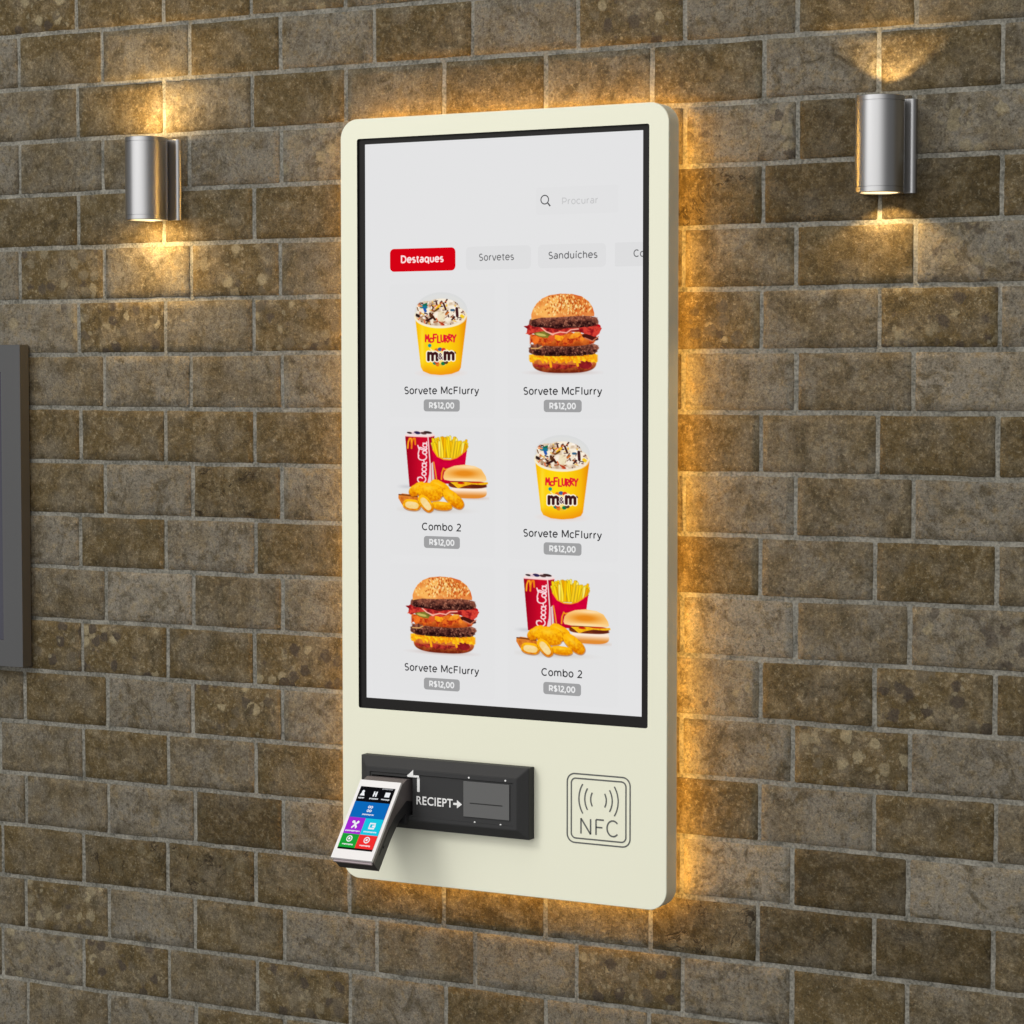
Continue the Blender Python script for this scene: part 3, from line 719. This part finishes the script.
def pic_combo():
    p = Paint(.1640, .1290, 875, 790, 50, 100)
    nb = p.noise(36, 2); nf = p.noise(16, 9, 2)
    p.put(p.glow(150, 635, 90, 22)*.3, (150, 150, 160)); p.put(p.glow(400, 850, 330, 30)*.35, (170, 150, 130)); p.put(p.glow(770, 728, 170, 18)*.5, (200, 150, 120))
    # drink carton: front and side faces
    p.put(p.poly([(148, 128), (170, 108), (300, 100), (400, 122), (412, 150), (350, 165), (135, 158)]), (240, 224, 222))
    for x, y, rx, ry, c in ((180, 128, 28, 9, (60, 40, 46)), (250, 126, 32, 14, (46, 34, 80)), (310, 130, 30, 12, (90, 60, 60)), (350, 122, 40, 12, (60, 34, 34)), (215, 132, 20, 8, (220, 190, 200))):
        p.put(p.ell(x, y, rx, ry, 8), c)
    front = p.poly([(135, 155), (352, 160), (370, 600), (300, 640), (175, 636)])
    p.put(front, mixc((204, 10, 42), (150, 0, 28), np.clip(.9-(p.X-140)/160, 0, 1)))
    side = p.poly([(352, 160), (414, 150), (392, 590), (365, 600)]); p.put(side, (176, 4, 40))
    p.put(p.stroke([(138, 156), (352, 162), (412, 150)], 12), (250, 208, 206))
    p.put(p.stroke([(352, 165), (372, 420), (366, 590)], 10), (246, 214, 214)); p.put(p.poly([(372, 420), (400, 400), (412, 590), (345, 598), (362, 520)]), (232, 206, 208))
    p.put(p.stroke([(382, 420), (388, 590)], 6), (206, 60, 80)); p.put(p.poly([(392, 400), (404, 395), (420, 590), (402, 592)]), (206, 200, 190))
    # arches, then the white script running up the carton
    for a0 in (160, 196):
        p.put(p.stroke([(a0, 272), (a0+4, 215), (a0+16, 180), (a0+32, 178), (a0+36, 235)], 15), (240, 130, 20))
    p.put(p.stroke([(160, 270), (165, 215), (180, 182), (192, 182), (196, 215)], 8), (252, 176, 36))
    def scr(pts): return [(338 - v*78 - (.5-u)*14, 598 - u*392) for u, v in pts]     # u along the word, v letter height
    def sa(cu, cv, ru, rv, a0, a1): return arc(cu, cv, ru, rv, a0, a1, 14)
    S = [sa(.09, .52, .085, .50, 60, 320), sa(.09, .70, .05, .30, 60, -60), sa(.225, .26, .045, .25, 0, 360), sa(.33, .26, .045, .25, 50, 310),
         sa(.425, .26, .045, .25, 0, 360)+[(.475, .50), (.475, .05), (.50, .0)], [(.505, .30), (.545, .34)],
         sa(.625, .52, .075, .50, 60, 320), [(.60, .98), (.70, 1.05), (.80, .95), (.90, 1.12)], sa(.735, .26, .042, .25, 0, 360),
         [(.80, .05), (.785, .25), (.82, .90), (.85, .98), (.85, .75), (.81, .12), (.83, .0), (.86, .1)], sa(.905, .26, .045, .25, 0, 360)+[(.955, .50), (.955, .05), (.985, .05)]]
    for st in S: p.put(p.stroke(scr(st), 11)*np.maximum(front, .3), (252, 222, 226))
    # fries in their red box
    back = p.poly([(392, 300), (408, 205), (440, 190), (700, 250), (720, 290), (700, 330)]); p.put(back, (196, 20, 40))
    rr = random.Random(3)
    for i in range(80):
        t = i/79 if i % 2 else rr.random()
        x = 425+250*t+rr.uniform(-12, 12); yb = 350; xt = x+(t-.5)*60+rr.uniform(-22, 22); yt = 175+70*abs(t-.45)+rr.uniform(-22, 40)
        c = rr.choice([(254, 214, 20), (250, 190, 8), (255, 226, 60), (240, 164, 6), (255, 236, 110), (250, 204, 30)])
        p.put(p.stroke([(x, yb), (xt, yt)], 25), tuple(v*.78 for v in c)); p.put(p.stroke([(x, yb), (xt, yt)], 17), c)
    p.put(p.poly([(388, 275), (400, 290), (440, 345), (500, 372), (560, 376), (620, 355), (670, 320), (716, 290), (700, 420), (690, 600), (415, 600)]), mixc((214, 0, 58), (170, 0, 36), np.clip((nb-.4)+(p.Y-380)/500, 0, 1)))
    p.put(p.stroke([(398, 282), (440, 345), (500, 372), (560, 374), (620, 355), (672, 318)], 10), (246, 170, 24))
    p.put(p.stroke([(405, 400), (420, 480), (432, 560)], 11), (242, 150, 40)); p.put(p.stroke([(478, 560), (482, 500), (498, 455), (512, 470), (530, 462), (545, 500)], 12), (246, 150, 20))
    # small burger
    p.put(p.ell(735, 670, 165, 62, 0, 3), mixc((252, 232, 212), (226, 140, 50), np.clip((p.Y-655)/50, 0, 1)))
    p.put(p.ell(722, 606, 176, 34, 0, 3), mixc((90, 28, 14), (140, 60, 24), nf)); p.put(p.poly([(560, 585), (690, 578), (910, 578), (912, 596), (860, 604), (760, 600), (690, 618), (634, 642), (590, 606)]), mixc((255, 206, 30), (232, 150, 10), nf))
    p.put(p.ell(820, 620, 80, 12), (96, 32, 18)); p.put(p.ell(660, 590, 32, 10), (196, 24, 16)); p.put(p.ell(800, 580, 70, 8), (200, 60, 24))
    bun = p.poly([(495, 540), (505, 490), (540, 455), (600, 430), (690, 418), (790, 430), (850, 458), (890, 520), (900, 560), (880, 572), (720, 572), (560, 572), (505, 562)])
    p.put(bun, mixc((252, 206, 130), (232, 140, 30), np.clip(p.glow(690, 500, 180, 50)*1.2-(p.Y > 548)*.4, 0, 1))); p.put(bun*p.glow(740, 440, 130, 18)*.55, (255, 238, 210)); p.put(bun*p.glow(700, 565, 220, 18)*.8, (252, 226, 180))
    # nuggets
    def nug(x, y, rx, ry, rot, cut=False):
        m_ = p.ell(x, y, rx, ry, rot, 2.5, wob=(nf-.5)*.10)
        p.put(p.ell(x+2, y+6, rx+3, ry+5, rot, 2.4)*.5, (150, 70, 10))
        p.put(m_, mixc((255, 186, 14), (214, 112, 2), np.clip((p.Y-y)/ry*.45+.25+(nf-.5)*1.1, 0, 1)))
        p.put(m_*p.glow(x-rx*.15, y-ry*.45, rx*.6, ry*.35, rot)*.6, (255, 216, 70))
        if cut: p.put(p.ell(x, y+4, rx*.74, ry*.62, rot, 2.6), mixc((252, 230, 180), (240, 200, 110), nb))
    p.put(p.poly([(70, 715), (110, 700), (250, 715), (265, 760), (120, 830), (95, 790), (68, 745)]), mixc((190, 90, 24), (240, 150, 60), nf)); p.put(p.stroke([(75, 712), (150, 716), (250, 725)], 12), (120, 60, 20))
    nug(460, 640, 100, 62, 30); nug(250, 655, 90, 50, -35); nug(370, 680, 120, 84, 8); nug(590, 740, 118, 56, 42); nug(480, 808, 98, 40, 4)
    nug(198, 805, 86, 52, 6, True); nug(330, 790, 92, 50, 52, True)
    return p.mesh('combo_picture')

ME_CUP, ME_BUR, ME_COM = pic_cup(), pic_burger(), pic_combo()
def picture(name, me, cx, cz, lab):
    o = bpy.data.objects.new(name, me); col.objects.link(o); o.parent = screen
    o.location = Vector((cx, Y1, cz)) - world_loc(screen); o['label'] = lab
picture('ice_cream_picture', ME_CUP, .8607, -.5126, 'yellow ice cream cup at the top left of the menu')
picture('burger_picture', ME_BUR, 1.0679, -.5145, 'double bacon burger at the top right of the menu')
picture('combo_picture', ME_COM, .8628, -.7237, 'meal with drink, fries and nuggets in the left middle of the menu')
picture('ice_cream_picture', ME_CUP, 1.0683, -.7277, 'yellow ice cream cup in the right middle of the menu')
picture('burger_picture', ME_BUR, .8613, -.9431, 'double bacon burger at the bottom left of the menu')
picture('combo_picture', ME_COM, 1.0692, -.9354, 'meal with drink, fries and nuggets at the bottom right of the menu')

# contactless symbol printed on the cream front
def curve_pts(fn, n): return [fn(i/n) for i in range(n+1)]
class Print:
    def __init__(s): s.bm = bmesh.new()
    def stroke(s, pts, wd, y=YF-.0004, closed=False):
        n = len(pts); L, R = offsets(pts, wd, closed)
        L = [s.bm.verts.new((a_, y, b_)) for a_, b_ in L]; R = [s.bm.verts.new((a_, y, b_)) for a_, b_ in R]
        for i in range(n if closed else n-1):
            j = (i+1) % n; s.bm.faces.new((L[i], L[j], R[j], R[i]))
    def poly(s, pts, y): s.bm.faces.new([s.bm.verts.new((x, y, z)) for x, z in pts])
    def text(s, t, cx, cz, wd, size, y, bold=0.0):
        for k, st in enumerate(word_strokes(t, cx, cz, wd, size, .10)): s.stroke(st, bold, y-k*2e-6)
NX, NZ = 1.1321, -1.2207
pr = Print()
pr.stroke(rrect(NX-.0520, NX+.0520, NZ-.0518, NZ+.0518, .0125, 8), .0022, closed=True)
pr.stroke(rrect(NX-.0452, NX+.0452, NZ-.0450, NZ+.0450, .0075, 8), .0022, closed=True)
for s_ in (-1, 1):
    for r_, h_ in ((.0405, 33), (.0305, 32), (.0205, 30)):
        c0 = NX + s_*(-.0075 if s_ < 0 else .0075)*0
        pr.stroke([(NX + s_*(r_*math.cos(math.radians(a_))*0.98 - .0072), NZ+.0150 + r_*math.sin(math.radians(a_))) for a_ in np.linspace(-h_, h_, 13)], .0022)
zb, zt = NZ-.0375, NZ-.0145
def ln(*p_): pr.stroke(list(p_), .0024)
ln((NX-.0290, zb), (NX-.0290, zt)); ln((NX-.0290, zt), (NX-.0130, zb)); ln((NX-.0130, zb), (NX-.0130, zt))
ln((NX-.0040, zb), (NX-.0040, zt)); ln((NX-.0040, zt), (NX+.0090, zt)); ln((NX-.0040, (zb+zt)/2), (NX+.0066, (zb+zt)/2))
pr.stroke([(NX+.0240+.0098*math.cos(math.radians(a_)), (zb+zt)/2+.0117*math.sin(math.radians(a_))) for a_ in np.linspace(42, 318, 20)], .0024)
obj('contactless_symbol', pr.bm, M_GREYPRINT, kiosk)

# service panel: stepped bezel round an inner face with the reader bay on the left
PX0, PX1, PZ0, PZ1 = .7294, 1.0241, -1.2726, -1.1640
YP = YF-.0165; YR = YP-.0110; YI = YR+.0022
panel_bm = bmesh.new()
def rc(x0, x1, z0, z1): return [(x0, z0), (x1, z0), (x1, z1), (x0, z1)]
l0 = loop_verts(panel_bm, rc(PX0, PX1, PZ0, PZ1), YF-.0001)
l1 = loop_verts(panel_bm, rc(PX0, PX1, PZ0, PZ1), YP)
l2 = loop_verts(panel_bm, rc(PX0+.0150, PX1-.0155, PZ0+.0150, PZ1-.0155), YR)
l3 = loop_verts(panel_bm, rc(PX0+.0215, PX1-.0215, PZ0+.0200, PZ1-.0225), YR)
l4 = loop_verts(panel_bm, rc(PX0+.0228, PX1-.0228, PZ0+.0212, PZ1-.0238), YI)
BX0, BX1, BZ0, BZ1 = .7540, .8266, -1.2500, -1.1918          # reader bay
l5 = loop_verts(panel_bm, rc(BX0, BX1, BZ0, BZ1), YI)
l6 = loop_verts(panel_bm, rc(BX0, BX1, BZ0, BZ1), YF-.004)
for a_, b_ in ((l0, l1), (l1, l2), (l2, l3), (l3, l4), (l4, l5), (l5, l6)): bridge(panel_bm, a_, b_)
cap(panel_bm, l6)
es = [e for e in panel_bm.edges if all(v in set(l1) | set(l2) for v in e.verts)]
bmesh.ops.bevel(panel_bm, geom=es, offset=.0007, segments=2, affect='EDGES')
panel = obj('service_panel', panel_bm, M_PANEL, kiosk)
bm = bmesh.new(); add_box(bm, (BX0+.0002, YF-.0046, BZ0+.0002), (BX1-.0002, YF-.0041, BZ1-.0002)); obj('reader_bay', bm, M_SLOT, panel)
# receipt outlet
bm = bmesh.new(); add_box(bm, (.9170, YI-.0022, -1.2438), (.9962, YI+.001, -1.1898), .0005)
plate = obj('receipt_outlet', bm, M_PLATE, panel)
bm = bmesh.new(); add_box(bm, (.9284, YI-.0026, -1.2232), (.9846, YI-.0021, -1.2218)); obj('paper_slot', bm, M_SLOT, plate)
for x, z, yy in ((.9269, -1.1841, YR), (.9897, -1.1839, YR), (.9358, -1.2516, YI-.0002), (.9804, -1.2518, YI-.0002)):
    bm = bmesh.new(); bmesh.ops.create_uvsphere(bm, u_segments=14, v_segments=8, radius=.0016, matrix=Matrix.Translation((x, yy, z)) @ Matrix.Diagonal((1, .6, 1, 1)))
    obj('screw', bm, M_WHITE, panel, True)
# white wording and arrows
pr = Print(); yt = YI-.0004
V_, F_ = text_geom('RECIEPT', 0.016)
vv = [pr.bm.verts.new((.8338+x*.0640, yt, -1.2325+z*.0134)) for x, z in V_]
for f_ in F_: pr.bm.faces.new([vv[k] for k in f_])
pr.poly([(.8985, -1.2278), (.9050, -1.2278), (.9050, -1.2326), (.9138, -1.2262), (.9050, -1.2198), (.9050, -1.2246), (.8985, -1.2246)], yt)
yr = YR-.0004
obj('receipt_lettering', pr.bm, M_WHITE, panel)
pr = Print()
pr.poly([(.8350, -1.2128), (.8395, -1.2128), (.8395, -1.1905), (.8350, -1.1905)], yt)
pr.poly([(.8192, -1.1905), (.8395, -1.1905), (.8395, -1.1872), (.8192, -1.1872)], yr)
pr.poly([(.8180, -1.1893), (.8295, -1.1890), (.8295, -1.1790)], yr-.0002)
obj('card_arrow', pr.bm, M_WHITE, panel)

# amber strip behind the housing and the bracket that carries it
bm = bmesh.new()
ins = .006
oA = loop_verts(bm, rrect(KX0+ins, KX1-ins, KZ0+ins, KZ1-ins, .022, 8), YB+.0003)
oB = loop_verts(bm, rrect(KX0+ins, KX1-ins, KZ0+ins, KZ1-ins, .022, 8), YB+.0100)
iA = loop_verts(bm, rrect(KX0+ins+.008, KX1-ins-.008, KZ0+ins+.008, KZ1-ins-.008, .015, 8), YB+.0003)
iB = loop_verts(bm, rrect(KX0+ins+.008, KX1-ins-.008, KZ0+ins+.008, KZ1-ins-.008, .015, 8), YB+.0100)
bridge(bm, oA, oB, 0); bridge(bm, oB, iB, 1); bridge(bm, iB, iA, 1); bridge(bm, iA, oA, 1)
obj('light_strip', bm, [M_LED, M_LED2], kiosk)
bm = bmesh.new(); add_box(bm, (.78, YB+.0002, -1.24), (1.15, -.0040, -.30), .002); obj('wall_bracket', bm, M_DARK, kiosk)

# ------------------------------------------------------------------ payment terminal
TX0, TX1 = .7502, .8226
A_ = Vector((0, -.118, -1.1962)); B_ = Vector((0, -.2050, -1.3022))
tl = (B_-A_).length; td = (B_-A_).normalized(); tn = Vector((0, td.z, -td.y)); tn = tn if tn.y < 0 else -tn   # face normal, outwards
term = empty('payment_terminal', ((TX0+TX1)/2, YI+.002, -1.22))
tag(term, 'small white and black card payment terminal with coloured tiles docked in the kiosk panel', 'card terminal')
def TP(s_, d): q = A_ + td*(s_*tl) - tn*d; return (q.y, q.z)      # s along the face, d depth below the face
def profile(bm, pts, x0, x1, mi=0):
    a1 = [bm.verts.new((x0, y, z)) for y, z in pts]; a2 = [bm.verts.new((x1, y, z)) for y, z in pts]
    n = len(pts)
    for i in range(n): bm.faces.new((a1[i], a1[(i+1) % n], a2[(i+1) % n], a2[i])).material_index = mi
    bm.faces.new(a1[::-1]).material_index = mi; bm.faces.new(a2).material_index = mi
def bevel_all(bm, off, seg=2, ang=20):
    es = [e for e in bm.edges if e.is_manifold and e.calc_face_angle(0) > math.radians(ang)]
    bmesh.ops.bevel(bm, geom=es, offset=off, segments=seg, affect='EDGES')
# white face plate
bm = bmesh.new(); profile(bm, [TP(0, 0), TP(1, 0), TP(1.0, .0042), TP(0, .0042)], TX0, TX1); bevel_all(bm, .0016, 3)
face = obj('face_plate', bm, M_TWHITE, term)
# taupe upper shell: thick at the docked end, a thin band at the free end
bm = bmesh.new()
pts = [TP(0.006, .0043), TP(.99, .0043), TP(.99, .0100), TP(.80, .0100), TP(.55, .0125), TP(.35, .0175), TP(.20, .0260), (-.1020, -1.2260), (-.0830, -1.2300), (-.0800, -1.1950), (-.1000, -1.1935)]
profile(bm, pts, TX0+.0003, TX1-.0003); bevel_all(bm, .0010, 2, 30)
obj('upper_shell', bm, M_TAUPE, term)
bm = bmesh.new(); profile(bm, [TP(.985, .0056), TP(1.018, .0062), TP(1.018, .0092), TP(.985, .0098)], TX0+.0025, TX1-.0025); bevel_all(bm, .0010, 2)
obj('end_bar', bm, mat('pinkish_grey_plastic', (.36, .29, .31), .35), term)
# dark lower body with the curved grip
bm = bmesh.new()
pts = [TP(.995, .0100), TP(1.0, .0300), TP(.93, .0300), TP(.60, .0300), TP(.36, .0335), TP(.20, .0440), (-.1020, -1.2620), (-.0830, -1.2440), (-.0820, -1.2100), TP(.20, .020), TP(.35, .0165), TP(.55, .0115), TP(.80, .0095)]
profile(bm, pts, TX0+.0016, TX1-.0012); bevel_all(bm, .0016, 3, 30)
body = obj('lower_body', bm, M_DARK, term)
bm = bmesh.new(); bmesh.ops.create_cone(bm, cap_ends=True, segments=24, radius1=.0022, radius2=.0022, depth=.0016,
    matrix=Matrix.Translation((TX1-.0010, *TP(.74, .020))) @ Matrix.Rotation(PI/2, 4, 'Y')); obj('side_rivet', bm, M_DARK, body)
bm = bmesh.new(); profile(bm, [TP(.50, .0150), TP(.86, .0150), TP(.86, .0158), TP(.50, .0158)], TX1-.0013, TX1-.0009); obj('card_slot', bm, M_SLOT, body)

# terminal display: u across 0..1, v down 0..1
def tquad(u, v, lift):
    x = TX0+.0055 + u*(TX1-TX0-.0110); s_ = .085 + v*.800
    q = A_ + td*(s_*tl) + tn*lift
    return (x, q.y, q.z)
class TFlat(Flat):
    def q(s, u0, u1, v0, v1, c, lift):
        b = len(s.v); s.v += [tquad(u0, v0, lift), tquad(u1, v0, lift), tquad(u1, v1, lift), tquad(u0, v1, lift)]; s.f.append((b, b+1, b+2, b+3)); s.c += [c]*4
    def pol(s, pts, c, lift):
        b = len(s.v); s.v += [tquad(u, v, lift) for u, v in pts]; s.f.append(tuple(range(b, b+len(pts)))); s.c += [c]*len(pts)
    def disc(s, u, v, r, c, lift): s.pol([(u+r*math.cos(k*PI/8), v+r*.60*math.sin(k*PI/8)) for k in range(16)], c, lift)
    def words(s, u, v, wd, c, lift, seed):
        rr = random.Random(seed); x = u-wd/2
        while x < u+wd/2:
            k = rr.uniform(.012, .024); s.q(x, x+k, v, v+rr.uniform(.016, .024), c, lift); x += k+.008
tf = TFlat(); tf.q(0, 1, 0, 1, srgb(16, 15, 18), .0003); disp = tf.build('display', term)
WT = srgb(238, 238, 242)
for u0, u1, v0, v1, c in ((0, 1, .243, .497, srgb(12, 104, 186)), (0, .485, .497, .757, srgb(162, 40, 206)), (.485, 1, .497, .757, srgb(22, 196, 222)), (0, .485, .757, .972, srgb(28, 160, 54)), (.485, 1, .757, .972, srgb(240, 48, 48))):
    tf = TFlat(); tf.q(u0, u1, v0, v1, c, .0006); um, vm = (u0+u1)/2, (v0+v1)/2; L = .0009
    if u1-u0 > .8:
        for du, dv in ((-.035, -.05), (.035, -.05), (-.035, .01), (.035, .01)):
            tf.disc(um+du, vm+dv, .036, WT, L); tf.disc(um+du, vm+dv, .016, c, L+.0002)
        tf.words(um, v1-.065, .32, WT, L, 1)
    elif v0 < .6 and u0 < .1:
        tf.pol([(um-.07, vm-.07), (um-.035, vm-.08), (um+.09, vm+.02), (um+.055, vm+.05)], WT, L); tf.pol([(um+.07, vm-.08), (um+.10, vm-.055), (um-.045, vm+.05), (um-.08, vm+.03)], WT, L+.0001)
        tf.disc(um-.06, vm-.055, .035, WT, L+.0002); tf.disc(um+.075, vm-.055, .035, WT, L+.0003); tf.words(um, v1-.055, .40, WT, L, 2)
    elif v0 < .6:
        tf.q(um-.085, um+.085, vm-.065, vm+.035, WT, L); tf.q(um-.055, um+.06, vm-.042, vm+.012, c, L+.0002); tf.q(um+.01, um+.10, vm-.026, vm+.004, WT, L+.0004); tf.words(um, v1-.06, .36, WT, L, 3)
    else:
        tf.disc(um, vm-.03, .085, WT, L); tf.disc(um, vm-.03, .058, c, L+.0002); tf.disc(um, vm-.03, .032, WT, L+.0004); tf.words(um, v1-.058, .30, WT, L, 4)
    tf.build('app_tile', disp)
tf = TFlat(); L = .0007
tf.disc(.13, .085, .04, WT, L); tf.pol([(.06, .15), (.09, .105), (.17, .105), (.20, .15)], WT, L+.0001); tf.words(.13, .175, .16, WT, L, 5)
for du in (-.035, .035): tf.q(.49+du-.02, .49+du+.02, .07, .15, WT, L)
tf.q(.45, .53, .10, .118, WT, L+.0001); tf.words(.49, .175, .24, WT, L, 6)
tf.q(.77, .91, .07, .145, WT, L); tf.words(.83, .175, .24, WT, L, 7); tf.words(.79, .008, .30, srgb(170, 170, 172), L, 8)
tf.build('status_icons', disp)

# ------------------------------------------------------------------ wall lamps
def make_lamp(X, label):
    HWP = .0402
    axis, R_, z0, z1 = -.0440, .0342, -.3225, -.1885
    t = empty('wall_lamp', (X, 0, z0))
    tag(t, label, 'wall lamp', 'round steel up-and-down lamps on the brick wall')
    bm = bmesh.new(); g = .0075
    prof = [(.0268, z0+.018), (.0270, z0+.0004), (.0275, z0), (R_-.0006, z0), (R_, z0+.0006), (R_, z0+g-.0005), (R_-.0012, z0+g-.0004), (R_-.0012, z0+g+.0004), (R_, z0+g+.0006),
            (R_, z1-g-.0005), (R_-.0012, z1-g-.0004), (R_-.0012, z1-g+.0004), (R_, z1-g+.0006), (R_, z1-.0006), (R_-.0006, z1), (.0275, z1), (.0270, z1-.0004), (.0268, z1-.018)]
    lathe(bm, prof, X, axis, 96)
    o = obj('lamp_tube', bm, M_STEEL, t, True)
    for p_ in o.data.polygons: p_.use_smooth = True
    o.data.set_sharp_from_angle(angle=math.radians(35))
    # flat backplate against the wall, behind the tube
    pr_ = .0082; fr = -.0092
    ring = [(X-HWP, -.0004)] + [(X-HWP+pr_-pr_*math.cos(a_), fr+pr_-pr_*math.sin(a_)) for a_ in np.linspace(0, PI/2, 12)] + [(X+HWP-pr_+pr_*math.sin(a_), fr+pr_-pr_*math.cos(a_)) for a_ in np.linspace(0, PI/2, 12)] + [(X+HWP, -.0004)]
    bm = bmesh.new()
    lo = [bm.verts.new((x, y, z0+.0015)) for x, y in ring]; hi = [bm.verts.new((x, y, z1-.0015)) for x, y in ring]
    for i in range(len(ring)-1): bm.faces.new((lo[i], lo[i+1], hi[i+1], hi[i]))
    bm.faces.new(lo[::-1]); bm.faces.new(hi); bm.faces.new((lo[-1], lo[0], hi[0], hi[-1]))
    o = obj('backplate', bm, M_STEEL, t)
    for p_ in o.data.polygons: p_.use_smooth = True
    o.data.set_sharp_from_angle(angle=math.radians(35))
    for z in (z0+.0022, z1-.0022):
        bm = bmesh.new(); bmesh.ops.create_cone(bm, cap_ends=True, segments=48, radius1=.0268, radius2=.0268, depth=.002, matrix=Matrix.Translation((X, axis, z)))
        obj('lens', bm, M_LENS, t)
    return t, axis, z0, z1
WARM = (1.0, 0.66, 0.25)
def lamp_light(parent, kind, loc, direction, power, **kw):
    l = bpy.data.lights.new('lamp_light', kind); l.energy = power; l.color = WARM
    for k, v in kw.items(): setattr(l, k, v)
    o = bpy.data.objects.new('lamp_light', l); col.objects.link(o); o.parent = parent
    o.location = Vector(loc)-world_loc(parent); o.rotation_euler = Vector(direction).to_track_quat('-Z', 'Y').to_euler()
XL, XR = .2983, 1.5560
tL, ax, z0, z1 = make_lamp(XL, 'steel cylinder wall lamp with bright yellow glow, left of the kiosk')
for z, s_, be in ((z1+.0070, 1, 12), (z0-.0070, -1, 14)):
    b_ = math.radians(be)
    lamp_light(tL, 'AREA', (XL, ax-.016, z), (0, math.sin(b_), s_*math.cos(b_)), 0.75, shape='DISK', size=.034)
tR, ax, z0, z1 = make_lamp(XR, 'steel cylinder wall lamp throwing curved amber beams, right of the kiosk')
for z, s_, th, al, pw in ((z1-.0005, 1, 50, 13, 1.8), (z0+.0005, -1, 61, 10, 1.8)):
    a_ = math.radians(al)
    lamp_light(tR, 'SPOT', (XR, ax, z), (0, math.sin(a_), s_*math.cos(a_)), pw, spot_size=math.radians(2*th), spot_blend=.35, shadow_soft_size=.004)

# ------------------------------------------------------------------ grey monitor at the left edge
mon = empty('wall_monitor', (-.17, -.005, -1.072))
tag(mon, 'plain grey wall screen cut off by the left edge of the picture', 'monitor')
mx0, mx1, mz0, mz1 = -.350, .0194, -1.0722, -.5229
bm = bmesh.new()
o1 = loop_verts(bm, rc(mx0, mx1, mz0, mz1), -.0283); o2 = loop_verts(bm, rc(mx0, mx1, mz0, mz1), -.0050)
i1 = loop_verts(bm, rc(mx0+.041, mx1-.0411, mz0+.0450, mz1-.0456), -.0283); i2 = loop_verts(bm, rc(mx0+.041, mx1-.0411, mz0+.0450, mz1-.0456), -.0240)
bridge(bm, o1, o2); bridge(bm, o1, i1); bridge(bm, i1, i2); cap(bm, o2)
obj('casing', bm, M_MONITOR, mon)
bm = bmesh.new(); add_box(bm, (mx0+.0412, -.0262, mz0+.0452), (mx1-.0413, -.0230, mz1-.0458)); obj('screen', bm, M_MSCREEN, mon)
bm = bmesh.new(); add_box(bm, (-.26, -.0052, -.95), (-.08, .004, -.65)); obj('wall_bracket', bm, M_DARK, mon)
